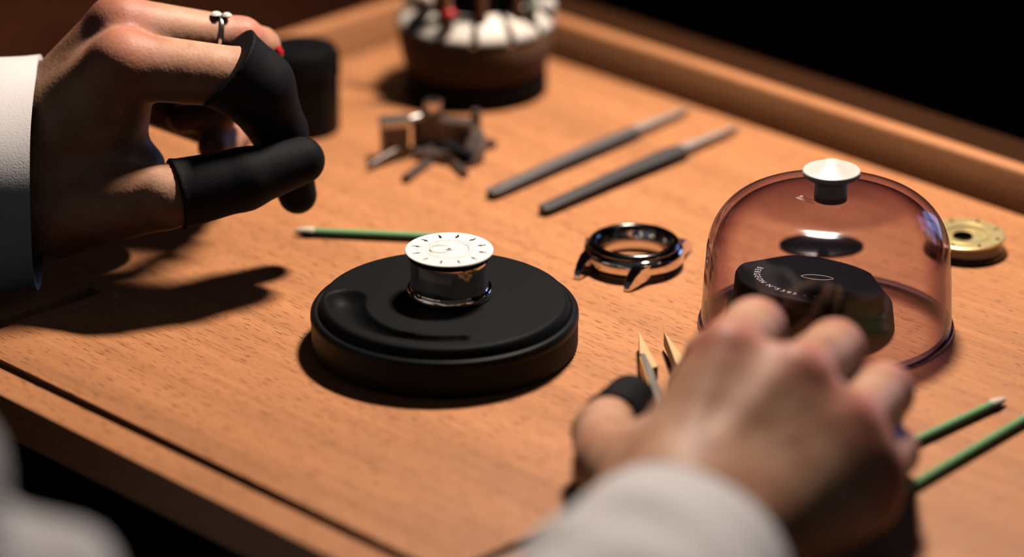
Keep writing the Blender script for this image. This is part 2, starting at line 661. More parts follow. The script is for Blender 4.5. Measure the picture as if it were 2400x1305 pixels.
for j in range(NR + 1):
    r = RIN * j / NR
    for i in range(NA):
        a = 2 * PI * i / NA
        x, y = r * math.cos(a), r * math.sin(a)
        aa = a if a > PI * 0.5 else a + 2 * PI
        t = min(max(aa, a0), a1)
        cx, cy = 35.5 * math.cos(t), 35.5 * math.sin(t)
        f = (t - a0) / (a1 - a0)
        wd = 7.4 - 4.4 * min(1, f * 1.6)
        d = math.hypot(x - cx, y - cy) / wd
        z = ZT
        if d < 1:
            z -= (4.2 - 1.9 * f) * (1 - d ** 2.4)
        if r > RIN - 2.6:
            q = (r - RIN + 2.6) / 2.6
            z -= 1.1 * q ** 2.5 * 3.2
        V.append((x, y, z))
for j in range(NR):
    for i in range(NA):
        k = (i + 1) % NA
        Fs.append((j * NA + i, j * NA + k, (j + 1) * NA + k, (j + 1) * NA + i))
p = MB().add(V, Fs)
p.build('channelled_top', M['black_plastic'], stand, angle=60)

ctr = W(1053, 584, 35.5)
mv = thing('watch_dial', 'white watch dial with dark numerals mounted on polished steel movement drum', 'watch dial', (ctr[0], ctr[1], ZT))
p = MB()
p.lathe([(0, 0), (15.2, 0), (15.6, .5), (15.6, 2.2), (15.2, 2.8), (14.3, 3.0), (14.2, 3.2)], seg=96)
p.build('base_ring', M['chrome'], mv)
p = MB()
p.lathe([(14.2, 2.9), (14.2, 14.2), (13.6, 14.9), (0, 14.9)], seg=96)
p.build('movement_drum', M['chrome'], mv)
p = MB()
p.lathe([(13.9, 14.8), (14.9, 14.9), (14.9, 16.4), (0, 16.4)], seg=96)
p.build('spacer_ring', M['black_matte'], mv)
p = MB()
for k, (a, z) in enumerate(((-66, 13.6), (-60, 12.2), (-72, 12.6), (-64, 11.0))):
    a = math.radians(a)
    q = Matrix.Rotation(a, 3, 'Z') @ Matrix.Rotation(PI / 2, 3, 'Y')
    p.lathe([(0, 0), (0.9, 0), (0.9, 1.2), (0.4, 1.3), (0, 1.0)], c=(13.9 * math.cos(a), 13.9 * math.sin(a), z), seg=12, mtx=q)
p.build('screw', M['brass'], mv)
DZ = 17.3
p = MB()
p.lathe([(0, DZ - .7), (15.7, DZ - .7), (15.95, DZ - .35), (15.8, DZ), (0, DZ)], seg=128)
dial = p.build('dial', M['dial_white'], mv)


def ring(mbq, r0, r1, z, a0=0, a1=2 * PI, cx=0, cy=0, n=80, taper=False):
    V, Fs = [], []
    for i in range(n + 1):
        a = a0 + (a1 - a0) * i / n
        e0, e1 = r0, r1
        if taper:
            w_ = math.sin(PI * i / n)
            mid = (r0 + r1) / 2
            e0, e1 = mid - (mid - r0) * w_, mid + (r1 - mid) * w_
        V += [(cx + e0 * math.cos(a), cy + e0 * math.sin(a), z), (cx + e1 * math.cos(a), cy + e1 * math.sin(a), z)]
    for i in range(n):
        Fs.append((2 * i, 2 * i + 1, 2 * i + 3, 2 * i + 2))
    mbq.add(V, Fs)


pz = DZ + 0.04
num, fine = MB(), MB()
for h in range(12):
    a = math.radians(77 - 30 * h)
    shp = [(-1.7, .0), (-.7, .22), (-.2, .45), (.35, .18), (.9, .12), (1.35, .32), (1.75, .0), (1.2, -.14), (.4, -.3), (-.3, -.38), (-.8, -.12)]
    k = [1, 1, 1, 1, .8, .7, .7, .6, .8, 1, 1, 1][h]
    st = random.uniform(-.35, .35)
    R_ = 12.0
    pts = []
    for x, y in shp:
        xx, yy = x * 1.15, y * 1.7 * k + st * x * .35
        pts.append((math.cos(a) * (R_ + xx) - math.sin(a) * yy, math.sin(a) * (R_ + xx) + math.cos(a) * yy, pz))
    num.add(pts, [tuple(range(len(pts)))])
    # minute dots of the inner scale
    ring(num, 0, .16, pz, cx=8.05 * math.cos(a - .26), cy=8.05 * math.sin(a - .26), n=8)
ring(num, 7.0, 7.25, pz, math.radians(-40), math.radians(80), taper=True)
ring(num, 7.0, 7.2, pz, math.radians(150), math.radians(235), taper=True)
ring(fine, 7.05, 7.15, pz)
ring(fine, 8.45, 8.55, pz)
ring(fine, 9.0, 9.05, pz)
# small-seconds crescent ring beside the centre
ring(num, 3.05, 3.35, pz, math.radians(35), math.radians(170), cx=-3.4, cy=.2, taper=True)
ring(num, 3.45, 3.8, pz, math.radians(190), math.radians(345), cx=-3.4, cy=.2, taper=True)
ring(fine, 3.75, 3.85, pz, math.radians(20), math.radians(180), cx=-3.4, cy=.2)
ring(fine, 2.9, 3.0, pz, math.radians(185), math.radians(350), cx=-3.4, cy=.2)
ring(num, .0, .5, pz, cx=-6.8, cy=-1.3, n=12)
ring(num, .95, 1.45, pz, math.radians(190), math.radians(330), cx=.1, cy=.2)
ring(num, 0, .62, pz, cx=.0, cy=.35, n=20)
for q in range(4):
    fine.box((2.5 + q * .62, .1, pz), (.22, .5, .02))
num.build('numerals', M['ink'], dial, smooth=False)
fine.build('scale_lines', M['ink_soft'], dial, smooth=False)

# ------------------------------------------------------------------ watch case
c = W(1486, 561, 10.2)
case_scale = 1.2
case = thing('watch_case', 'empty polished steel watch case with lugs beside the black holder disc', 'watch case', (c[0], c[1], 0))
p = MB()
p.lathe([(13.2, 0.9), (17.0, .9), (18.6, 1.6), (19.3, 3.0), (19.4, 5.0), (18.9, 6.2), (17.7, 6.9), (16.0, 7.1), (14.2, 7.0), (13.6, 5.2), (13.0, 4.0)], seg=120, closed=True)
p.build('case_middle', M['chrome'], case)
p = MB()
p.lathe([(17.5, 6.8), (17.6, 7.6), (17.0, 8.3), (15.9, 8.7), (14.9, 8.5), (13.9, 7.6), (13.6, 6.7)], seg=120, closed=True)
p.build('bezel', M['dark_steel'], case)
ld_ = Vector((-0.53, -0.85, 0)).normalized()
ls = Vector((-ld_.y, ld_.x, 0))
for s1 in (1, -1):
    for s2 in (1, -1):
        V = []
        for (al, zt, zb, hw) in ((12.0, 6.4, 1.0, 2.9), (17.0, 6.0, .9, 2.4), (21.0, 4.4, .35, 1.9), (23.8, 2.2, 0.05, 1.4), (24.6, .9, 0.02, 1.1)):
            for (o_, z) in ((-hw, zb), (hw, zb), (hw, zt), (-hw, zt)):
                q = ld_ * (al * s1) + ls * (s2 * (11.6 - (al - 12) * .06) + o_)
                V.append((q.x, q.y, z))
        Fs = [(0, 1, 2, 3), (16, 17, 18, 19)]
        for i in range(4):
            for k in range(4):
                Fs.append((i * 4 + k, i * 4 + (k + 1) % 4, i * 4 + 4 + (k + 1) % 4, i * 4 + 4 + k))
        MB().add(V, Fs).build('lug', M['chrome'], case, angle=30, bevel=.3)
p = MB()
cr_ = Matrix.Rotation(PI / 2, 3, 'Y')
q = Matrix.Rotation(math.atan2(ls.y * -1, ls.x * -1), 3, 'Z') @ cr_
p.lathe([(0, 0), (1.4, 0), (1.4, 2.2), (1.1, 2.6), (0, 2.6)], c=tuple(-ls * 18.6 + Vector((0, 0, 4))), seg=24, mtx=q)
p.build('crown_tube', M['chrome'], case)
case.scale = (1, 1, case_scale)

# ------------------------------------------------------------------ dome and the cushion under it
DC = W(1935, 763, 0)
dome = thing('glass_dome', 'clear purple-tinted dust dome with white knob covering a black cushion', 'dust cover', (DC[0], DC[1], 0))
outer = [(45.9, 0.6), (45.6, 8), (45.0, 20), (44.4, 28)]
for k in range(1, 15):
    a = k / 14 * PI / 2
    outer.append((44.4 - 18.5 * (1 - math.cos(a)), 28 + 22.4 * math.sin(a)))
outer += [(15, 51.2), (10, 51.7), (6.2, 52.0)]
inner = [(r - 2.0 if r > 20 else r, z - 2.0 if z > 30 else z) for r, z in outer][::-1]
p = MB()
p.lathe(outer + [(0, 52.2), ] if False else outer + [(5.0, 52.2), (5.0, 50.2)] + inner, seg=160, closed=True)
p.build('dome_shell', M['dome'], dome, angle=60)
p = MB()
p.lathe([(43.6, 0.05), (46.6, .05), (47.0, .8), (46.6, 2.0), (45.9, 2.2), (43.6, 2.2)], seg=160, closed=True)
p.build('rim', M['blue_reflect_rim'], dome)
p = MB()
p.lathe([(0, 50.0), (6.0, 50.0), (6.0, 58.3), (6.4, 58.8), (10.1, 59.3), (10.5, 59.8), (10.5, 60.9), (10.2, 61.4), (7.6, 62.2), (3.2, 64.6), (1.8, 65.1), (0, 65.3)], seg=72)
p.build('knob', M['white_plastic'], dome, angle=35)
p = MB()
for line, dy in (('BERGEON', 0.0), ('SWISS MADE', -1.9)):
    V, Fs = text_mesh(line, 1.9 if dy == 0 else 1.5)
    ca, sa = math.cos(-0.8), math.sin(-0.8)
    p.add([(x * ca - (y + dy) * sa - 8.6, x * sa + (y + dy) * ca - 5.6, 52.15 + z) for x, y, z in V], Fs)
p.build('moulded_lettering', M['engrave'], dome, smooth=False)

cu = thing('casing_cushion', 'black round casing cushion with pale curved lettering under the clear dome', 'cushion', (DC[0] - 6, DC[1] + 1, 0))
p = MB()
p.lathe([(0, 0.05), (30.6, .05), (31.2, .8), (30.2, 8.6), (29.2, 9.8), (0, 9.8)], seg=96)
p.build('base', M['black_matte'], cu)
tq = Matrix.Rotation(math.radians(5), 4, 'Y') @ Matrix.Rotation(math.radians(4.5), 4, 'X').inverted()
p = MB()
nseg = 96
hp = []
tops = [(0, 0), (26.4, 0), (27.3, -.5), (27.6, -1.2), (27.6, -9.2), (0, -9.2)]
p.lathe(tops, seg=nseg)
vv = []
for x, y, z in p.v:
    r, a = math.hypot(x, y), math.atan2(y, x)
    if r > 20:
        b = (a - math.radians(8) + PI / 3) % (2 * PI / 3) - PI / 3
        lim = 25.6 / max(math.cos(b), .3) if abs(b) < .6 else 99
        r2 = min(r, lim * r / 27.6)
        x, y = x / r * r2, y / r * r2
    vv.append((x, y, z))
p.v = vv
tt = Matrix.Translation((0, 0, 18.2)) @ tq
p.v = [tuple(tt @ Vector(q)) for q in p.v]
top = p.build('cushion_top', M['black_plastic'], cu)
p = MB()
txt = 'BERGEON N°5395 - 55 - N'
ang = math.radians(152)
adv = {'I': .5, ' ': .45, '°': .42, '-': .5, 'N': .8, 'B': .75, 'E': .7, 'R': .75, 'G': .8, 'O': .82}
TR = 20.8
for chr_ in txt:
    w_ = adv.get(chr_, .66) * 3.75 / TR
    ang += w_ / 2
    if chr_ != ' ':
        V, Fs = text_mesh(chr_, 3.3)
        for_v = []
        rot = ang + PI / 2
        for x, y, z in V:
            gx = x * math.cos(rot) - y * math.sin(rot) + TR * math.cos(ang)
            gy = x * math.sin(rot) + y * math.cos(rot) + TR * math.sin(ang)
            for_v.append(tuple(tt @ Vector((gx, gy, 0.06))))
        p.add(for_v, Fs)
    ang += w_ / 2
p.build('lettering', M['engrave'], top, smooth=False)
p = MB()
for sgn in (1, -1):
    V, Fs = [], []
    for i in range(25):
        x = -6 + 12 * i / 24
        y = sgn * 2.5 * (1 - (x / 6) ** 2) ** .8 if abs(x) < 6 else 0
        for e in (0, .33):
            V.append(tuple(tt @ Vector((x + 2.6, y + sgn * e + 2.5, .06))))
    for i in range(24):
        Fs.append((2 * i, 2 * i + 1, 2 * i + 3, 2 * i + 2))
    p.add(V, Fs)
p.build('eye_emblem', M['engrave'], top, smooth=False)

c = W(1925, 573, 1)
bd = thing('dark_oval_stand_in', 'thin glossy black disc added behind the dome, standing in for the dark oval seen in it', 'disc', (c[0], c[1], 0))  # added disc, stands in for an unidentified dark oval in the dome
p = MB()
p.lathe([(0, 0.05), (15.6, .05), (16.3, .5), (16.3, 1.0), (15.8, 1.3), (0, 1.5)], seg=64)
p.v = [(x, y * .68, z) for x, y, z in p.v]
p.build('disc_plate', M['black_gloss'], bd)

# ------------------------------------------------------------------ gilt movement beside the dome
c = W(2262, 547, 7.2)
gm = thing('gilt_movement', 'round gilt watch movement lying by the right side of the dome', 'watch movement', (c[0], c[1], 0))
p = MB()
p.lathe([(0, 0.05), (15.6, .05), (15.8, .4), (15.5, 1.5), (14.9, 1.9), (14.6, 3.0), (14.6, 5.4), (15.0, 5.8), (15.2, 6.6)], seg=96)
p.build('movement_case', M['dark_steel'], gm)
p = MB()
p.lathe([(15.2, 5.9), (15.5, 6.4), (15.4, 7.0), (14.9, 7.3), (11.6, 7.3), (11.4, 7.0), (9.6, 7.0), (9.4, 7.25), (8.0, 7.25), (7.8, 6.5), (6.4, 6.4), (6.2, 6.0), (0, 6.0)], seg=96)
p.build('plate', M['brass'], gm, angle=30)
for k in range(8):
    a = k * PI / 4 + .3
    p = MB()
    p.lathe([(0, 7.6), (.7, 7.6), (.9, 7.4), (.9, 7.2)], c=(13.2 * math.cos(a), 13.2 * math.sin(a), 0), seg=14)
    p.build('plate_screw', M['steel'], gm)
p = MB()
p.lathe([(0, 6.9), (3.6, 6.9), (3.9, 6.6), (3.9, 6.0)], c=(-1, -.5, 0), seg=40)
p.build('balance_wheel', M['dark_steel'], gm)

# ------------------------------------------------------------------ swabs
def swab(name, a, b, label, two=True):
    a, b = Vector(a), Vector(b)
    d = (b - a).normalized()
    root = thing(name, label, 'swab', tuple(a), 0, 'green cleaning swabs on the bench')
    b, a = b - a, Vector((0, 0, 0))
    MB().tube([a + d * 6.5, b - d * 6.5], 1.6, 16).build('stick', M['green'], root)
    for e, s_ in ((a, 1),) + (((b, -1),) if two else ()):
        pts, rr = [], []
        for t, r in ((0, .25), (.7, .7), (2.6, 1.25), (5.2, 1.85), (7.4, 1.95), (8.4, 1.65)):
            pts.append(e + d * (s_ * t))
            rr.append(r)
        MB().tube(pts, rr, 14).build('foam_tip', M['foam'], root)
    return root


def ext(pa, pb, z, L):
    a, b = Vector(W(*pa, z)), Vector(W(*pb, z))
    return a, a + (b - a).normalized() * L


a, b = ext((688, 541), (1150, 561), 2.0, 76)
swab('cleaning_swab', a, b, 'green swab with cream tip lying behind the black holder disc', False)
a, b = ext((2357, 934), (2150, 1031), 2.0, 66)
swab('cleaning_swab', a, b, 'green swab beside the hand with its whole cream tip showing')
a, b = ext((2436, 962), (2138, 1138), 2.0, 104)
swab('cleaning_swab', a, b, 'green swab below the other by the hand, its far tip cut off by the frame')

# ------------------------------------------------------------------ tweezers lying on the bench
def lying_tool(p_end, p_joint, p_tip, label, wide, grip_col, tail_rivet):
    E, Jn, Tp = (Vector(W(*q, 0)) for q in (p_end, p_joint, p_tip))
    ax = (Tp - E).normalized()
    L = (Tp - E).length
    lj = (Jn - E).length
    root = thing('tweezers', label, 'tweezers', tuple(E), math.atan2(ax.y, ax.x), 'tweezers lying on the bench')
    for s_ in (1, -1):
        V, Fs = [], []
        st = [(0, .5), (.7, .82), (2.4, 1.02), (lj * .5, 1.0 + (wide - 1) * .4), (lj * .86, wide), (lj * .97, wide * .94), (lj, wide * .72)]
        zc = lambda x: 2.4 + s_ * (0.75 + 1.1 * math.sin(min(1, x / L) * PI) ** 1.2)
        for x, w_ in st:
            z = zc(x)
            for yy, zz in ((-1, -.6), (1, -.6), (1, .35), (.7, .6), (-.7, .6), (-1, .35)):
                V.append((x, yy * 2.9 * w_, z + zz))
        n = 6
        for i in range(len(st) - 1):
            for k in range(n):
                Fs.append((i * n + k, i * n + (k + 1) % n, (i + 1) * n + (k + 1) % n, (i + 1) * n + k))
        Fs += [tuple(range(n)), tuple(range((len(st) - 1) * n, len(st) * n))]
        MB().add(V, Fs).build('arm', grip_col, root, angle=35)
        V, Fs = [], []
        st = [(lj - 1, .62), (lj + (L - lj) * .5, .44), (L - 3, .2), (L, .08)]
        for x, w_ in st:
            z = zc(x)
            for yy, zz in ((-1, -.5), (1, -.5), (1, .5), (-1, .5)):
                V.append((x, yy * 3.6 * w_, z + zz * (1 if x < L - 2 else .6)))
        for i in range(len(st) - 1):
            for k in range(4):
                Fs.append((i * 4 + k, i * 4 + (k + 1) % 4, (i + 1) * 4 + (k + 1) % 4, (i + 1) * 4 + k))
        Fs += [(0, 1, 2, 3), (12, 13, 14, 15)]
        MB().add(V, Fs).build('tip', M['pale_steel'], root, angle=35)
    if tail_rivet:
        MB().lathe([(0, 4.6), (.8, 4.6), (1.1, 4.2), (1.1, 1)], c=(4.2, 0, 0), seg=16).build('rivet', M['steel'], root)
    return root


lying_tool((1148, 468), (1490, 322), (1614, 270), 'slimmer grey tweezers with a bright rivet, nearer the tool stand', 1.12, M['grey_coat'], True)
lying_tool((1270, 506), (1598, 366), (1730, 312), 'thicker dark grey tweezers with pale tip, nearer the watch case', 1.5, M['dark_coat'], False)

# ------------------------------------------------------------------ tool stand at the back
TC = W(1115, 206, 0)
ts = thing('tool_stand', 'round wooden rotating tool stand with cream segments and black foot', 'tool stand', (TC[0], TC[1], 0))
MB().lathe([(0, .05), (30.5, .05), (31, 1), (30.5, 10), (29.5, 11), (0, 11)], seg=72).build('foot', M['black_matte'], ts)
MB().lathe([(0, 11), (29.6, 11), (30.8, 12), (32.6, 20), (33.4, 27), (33.4, 30.2), (30, 31), (0, 31)], seg=72).build('drum', M['drum'], ts)
NS = 13
for k in range(NS):
    a0, a1 = 2 * PI * (k + .5 - .40) / NS  - PI / 2, 2 * PI * (k + .5 + .40) / NS - PI / 2
    V, Fs = [], []
    prof = [(22.5, 31), (22.5, 40.4), (23.2, 41.0), (27.0, 39.4), (31.0, 36.4), (33.4, 33.4), (34.0, 32.2), (33.8, 30.6)]
    n = len(prof)
    for i in range(7):
        a = a0 + (a1 - a0) * i / 6
        V += [(r * math.cos(a), r * math.sin(a), z) for r, z in prof]
    for i in range(6):
        for q in range(n):
            Fs.append((i * n + q, i * n + (q + 1) % n, (i + 1) * n + (q + 1) % n, (i + 1) * n + q))
    Fs += [tuple(range(n)), tuple(range(6 * n, 7 * n))]
    MB().add(V, Fs).build('segment', M['cream_pad'], ts, angle=35)
MB().lathe([(0, 31), (33.0, 31), (33.0, 31.9), (22.2, 33.0), (22.2, 62), (0, 64)], seg=60).build('hub', M['black_matte'], ts)


def stand_tool(px, ang, r, mat_h, label, hr=2.2, ztop=96, knob=None):
    x, y = r * math.cos(ang), r * math.sin(ang)
    t = thing('tool', label, 'tool', (TC[0] + x, TC[1] + y, 0), 0, 'tools standing in the round tool stand')
    MB().tube([(0, 0, 32.2), (0, 0, 60)], 0.9, 12).build('blade', M['brushed'], t)
    MB().tube([(0, 0, 37.5), (0, 0, 40), (0, 0, 44), (0, 0, ztop - 4), (0, 0, ztop)], [hr * .6, hr, hr * .9, hr, hr * .6], 16).build('handle', mat_h, t)
    if knob:
        kz, kr, km = knob
        MB().lathe([(kr * math.sin(PI * i / 10), kz - kr * math.cos(PI * i / 10)) for i in range(11)], seg=20).build('knob', km, t)
    return t


stand_tool(0, math.radians(-142), 28, M['handle_wood'], 'tool with pale pink round knob at left of the stand', 1.8, 60, (45, 4.6, M['pink_knob']))
stand_tool(0, math.radians(-120), 27, M['handle_wood'], 'brown-handled tool left of the middle one in the stand', 2.3, 98)
stand_tool(0, math.radians(-110), 30.5, M['black_matte'], 'short tool with a red ball top at the front of the stand', 1.4, 46, (43, 3.1, M['red']))
stand_tool(0, math.radians(-84), 26, M['handle_wood'], 'brown-handled tool at the front middle of the stand', 2.6, 100)
stand_tool(0, math.radians(-48), 27, M['handle_wood'], 'brown-handled tool right of the middle one in the stand', 2.4, 98)
stand_tool(0, math.radians(-38), 30, M['mint'], 'pale mint-handled tool at right of the stand', 3.0, 92)
stand_tool(0, math.radians(-172), 29, M['brushed'], 'bare steel tool at the left edge of the stand', 2.2, 80)
stand_tool(0, math.radians(-10), 31, M['white_plastic'], 'white-knobbed tool at the right edge of the stand', 1.6, 40, (39, 4.2, M['white_plastic']))

# ------------------------------------------------------------------ black jar behind the left hand
JT = W(708, 300, 0)
jar = thing('black_jar', 'black cylindrical jar standing behind the gloved fingertips', 'jar', (JT[0], JT[1], 0))
MB().lathe([(0, .05), (15.2, .05), (16, 1), (16, 23.5), (15.4, 24)], seg=64).build('body', M['black_plastic_worn'], jar)
MB().lathe([(15.0, 24.1), (16.4, 24.4), (16.6, 25.5), (16.4, 33), (14.8, 36), (12, 37), (0, 37.3)], seg=64).build('lid', M['black_plastic_worn'], jar)

# ------------------------------------------------------------------ steel clamp in front of the tool stand
KC = W(1010, 372, 0)
M['clamp'] = mat('aged_clamp_steel', (0.15, 0.115, 0.10), 0.42, 0.6)
cl = thing('steel_clamp', 'small steel movement clamp with posts and splayed legs near the tool stand', 'clamp', (KC[0], KC[1], 0))


def kp(px, py, dy=0.0):
    q = WY(px, py, KC[1] + dy)
    return Vector((q[0] - KC[0], q[1] - KC[1], q[2]))


q0 = kp(925, 330, 2)
MB().box((q0.x, q0.y, q0.z), (11, 8, 15), .25, ch=1).build('jaw_block', M['clamp'], cl, angle=30)
MB().box((q0.x + .5, q0.y, q0.z + 8.6), (13, 9, 2.4), .25, ch=1).build('jaw_cap', M['brushed'], cl, angle=30)
MB().tube([kp(915, 292, 2), kp(1030, 262, 10)], 1.6).build('guide_rod', M['brushed'], cl)
MB().tube([kp(1018, 320, 8), kp(1018, 236, 8)], 3.2).build('post', M['clamp'], cl)
MB().lathe([(0, -2.5), (3, -2.5), (3.4, -1), (3.4, 2), (0, 2.6)], c=tuple(kp(1014, 246, 7)), seg=20).build('post_nut', M['steel'], cl)
MB().tube([kp(1112, 315, 8), kp(1116, 258, 8)], [3.0, 1.8]).build('post', M['clamp'], cl)
rq = Matrix.Rotation(math.radians(-20), 3, 'Y') @ Matrix.Rotation(math.radians(28), 3, 'X')
MB().lathe([(7.5, -2.5), (14, -2.5), (15, -1.5), (15, 1.5), (14, 2.5), (7.5, 2.5)], c=tuple(kp(1058, 350, 2)), seg=48, mtx=rq, closed=True).build('holder_ring', M['clamp'], cl)
MB().tube([kp(1040, 336, -4), kp(1108, 366, -8)], 2.4, 14, .8).build('slot_screw', M['black_matte'], cl)
MB().box(tuple(kp(1025, 372, -2)), (20, 6, 6), -.35, ch=1).build('jaw_block', M['clamp'], cl, angle=30)
MB().box(tuple(kp(1040, 318, 8)), (26, 7, 15), -.3, ch=1.2).build('clamp_body', M['clamp'], cl, angle=30)
for (pa, pe, da, r) in (((935, 350), (866, 389), 0, 1.6), ((1010, 378), (950, 419), -2, 1.9), ((1085, 322), (1160, 337), 6, 1.6), ((1052, 372), (1090, 408), -2, 1.6)):
    A_ = kp(*pa, da)
    e_ = W(*pe, 1.7)
    B_ = Vector((e_[0] - KC[0], e_[1] - KC[1], 1.7))
    MB().tube([A_, B_], [r * 1.3, r]).build('leg', M['clamp'], cl)

# ------------------------------------------------------------------ the watchmaker
def J(px, py, k, v):
    return WY(px, py, v) if k == 'Y' else W(px, py, v)


person = thing('person', 'watchmaker in white coat with black finger cots working over the beech bench', 'person', (-360, -340, -740))
PO = np.array((-360.0, -340.0, -740.0))


def smooth_obj(name, verts, faces, mt, parent, flush=None, off=PO):
    me = bpy.data.meshes.new(name)
    me.from_pydata(((np.asarray(verts) - off) / 1000).tolist(), [], np.asarray(faces).tolist())
    me.materials.append(mt)
    me.shade_smooth()
    if flush is not None:
        a_ = me.attributes.new('flush', 'FLOAT', 'POINT')
        a_.data.foreach_set('value', np.asarray(flush, dtype=np.float32))
    o = bpy.data.objects.new(name, me)
    C.objects.link(o)
    o.parent = parent
    return o


# --- left hand (seen from its thumb side)
Lw = [(-150, 445, 'Y', 0), (-30, 430, 'Y', 8)]
LH = {
    'thumb': ([J(-30, 455, 'Y', 0), J(130, 485, 'Y', -6), J(385, 462, 'Y', -22), J(570, 420, 'Y', -12), J(706, 376, 'Y', 0)], [17, 18.5, 11.8, 10.2, 7.8]),
    'index': ([J(288, 152, 'Y', -2), J(575, 184, 'Y', 4), J(652, 320, 'Y', 12), J(697, 456, 'Y', 14)], [12.6, 11.2, 8.2, 6.0]),
    'middle': ([J(280, 66, 'Y', 18), J(565, 92, 'Y', 30), J(612, 108, 'Y', 46), J(628, 150, 'Y', 52)], [12.0, 8.2, 6.9, 5.2]),
    'ring': ([J(265, 110, 'Y', 38), J(560, 190, 'Y', 56), J(510, 268, 'Y', 52), J(425, 278, 'Y', 48)], [10.5, 8.0, 7.0, 5.5]),
    'pinky': ([J(255, 200, 'Y', 52), J(540, 315, 'Y', 68), J(520, 335, 'Y', 54), J(500, 345, 'Y', 44)], [9.5, 7.8, 7.2, 6.2]),
}
wL = J(-40, 430, 'Y', 12)
aL = J(-170, 445, 'Y', 6)


def hand_L(P, part='all'):
    d = chain(P, [aL, wL], [27, 26])
    for k, r0 in (('index', 17), ('middle', 16), ('ring', 16), ('pinky', 15)):
        pts, rr = LH[k]
        base = wL + (pts[0] - wL) * .12
        d = smin(d, seg_dist(P, base, pts[0], r0, rr[0] * 1.03), 7)
    d = smin(d, seg_dist(P, J(60, 400, 'Y', 2), J(245, 270, 'Y', 2), 19, 15), 9)
    d = smin(d, seg_dist(P, J(245, 275, 'Y', 2), J(285, 190, 'Y', 0), 14, 11), 9)
    d = smin(d, seg_dist(P, J(250, 395, 'Y', 0), J(335, 390, 'Y', 0), 14, 8.5), 9)
    d = smin(d, seg_dist(P, J(-20, 470, 'Y', 20), J(270, 462, 'Y', 26), 20, 15), 8)
    for k in ('thumb', 'index', 'middle', 'ring', 'pinky'):
        d = smin(d, chain(P, *LH[k], k=2.5), 5.5 if k == 'thumb' else 3.2)
    # knuckle creases of the index finger
    return d


vL, fL = surface_net(hand_L, (-268, -52, 8), (-60, 96, 112), 1.5)

# --- right hand (seen from the wrist, back of the hand up)
RH_ = {
    'thumb': ([J(1545, 1185, 'z', 26), J(1428, 1090, 'z', 21), J(1412, 1012, 'z', 17), J(1476, 936, 'z', 13)], [15, 11.6, 10.0, 7.6]),
    'index': ([J(1705, 835, 'z', 64), J(1768, 772, 'Y', -168), J(1668, 838, 'Y', -146), J(1605, 905, 'z', 12)], [10.6, 10.2, 9.0, 6.4]),
    'middle': ([J(1868, 890, 'z', 59), J(1955, 820, 'Y', -170), J(1930, 880, 'Y', -138), J(1840, 965, 'z', 10)], [10.6, 10.0, 8.0, 6.4]),
    'ring': ([J(1990, 1005, 'z', 46), J(2072, 920, 'Y', -183), J(2060, 975, 'Y', -158), J(1990, 1030, 'z', 9)], [10.0, 9.6, 7.8, 6.4]),
    'pinky': ([J(2045, 1115, 'z', 32), J(2092, 1060, 'Y', -198), J(2090, 1060, 'z', 9), J(2020, 1090, 'z', 8)], [9.2, 8.4, 7.4, 6.0]),
}
wR = J(1595, 1245, 'z', 30)
aR = wR + (wR - J(1760, 960, 'z', 46)) * .6
nR = np.array((-.25, -.35, .9))


def hand_R(P):
    d = chain(P, [aR, wR], [26, 25])
    base_off = [(-14, 4, 2), (-3, 2, 2), (8, -2, -2), (16, -6, -6)]
    for (k, r0), bo in zip((('index', 13), ('middle', 13), ('ring', 13), ('pinky', 13)), base_off):
        pts, rr = RH_[k]
        b_ = wR + np.array(bo)
        d = smin(d, seg_dist(P, b_, pts[0], r0, rr[0]), 16)
        # palm side below
        d = smin(d, seg_dist(P, b_ + np.array((0, 6, -8)), pts[0] + np.array((-2, -4, -9)), r0, rr[0] * .9), 12)
    d = smin(d, seg_dist(P, wR + np.array((-6, 14, -4)), J(1500, 1060, 'z', 24), 16, 10), 10)
    d = smin(d, seg_dist(P, J(1520, 1080, 'z', 28), J(1640, 930, 'z', 40), 9, 9), 10)
    for k in ('thumb', 'index', 'middle', 'ring', 'pinky'):
        d = smin(d, chain(P, *RH_[k], k=2.5), 5.0 if k == 'thumb' else 3.0)
    # extensor tendons and veins under the skin of the back
    for k, lift in (('index', 9.6), ('middle', 9.8), ('ring', 9.2)):
        pts, rr = RH_[k]
        a_ = wR + (pts[0] - wR) * .35 + nR * (lift + 2.2)
        b_ = pts[0] + nR * (lift - 3.2)
        d = smin(d, seg_dist(P, a_, b_, 1.3, 1.8), 7)
    return d


vR, fR = surface_net(hand_R, (-20, -330, -2), (160, -100, 90), 1.5)

# --- forearms, shoulders and chest inside the coat (coarse, hidden)
C0 = np.array((-405.0, -320.0, 0))
elL, elR = np.array((-440.0, -120.0, 50)), np.array((-70.0, -460.0, 0))
shL, shR = np.array((-500.0, -200.0, 270)), np.array((-305.0, -440.0, 255))


def inner(P):
    d = chain(P, [aL + (elL - aL) * .05, elL, shL], [24, 38, 48])
    d = smin(d, chain(P, [aR + (elR - aR) * .05, elR, shR], [24, 38, 48]), 10)
    d = smin(d, chain(P, [shL + (0, 0, -10), C0 + (10, 10, 150), shR + (0, 0, -10)], [40, 80, 40]), 30)
    d = smin(d, chain(P, [C0 + (0, 0, 180), C0 + (-10, -10, -220)], [95, 100]), 30)
    return d


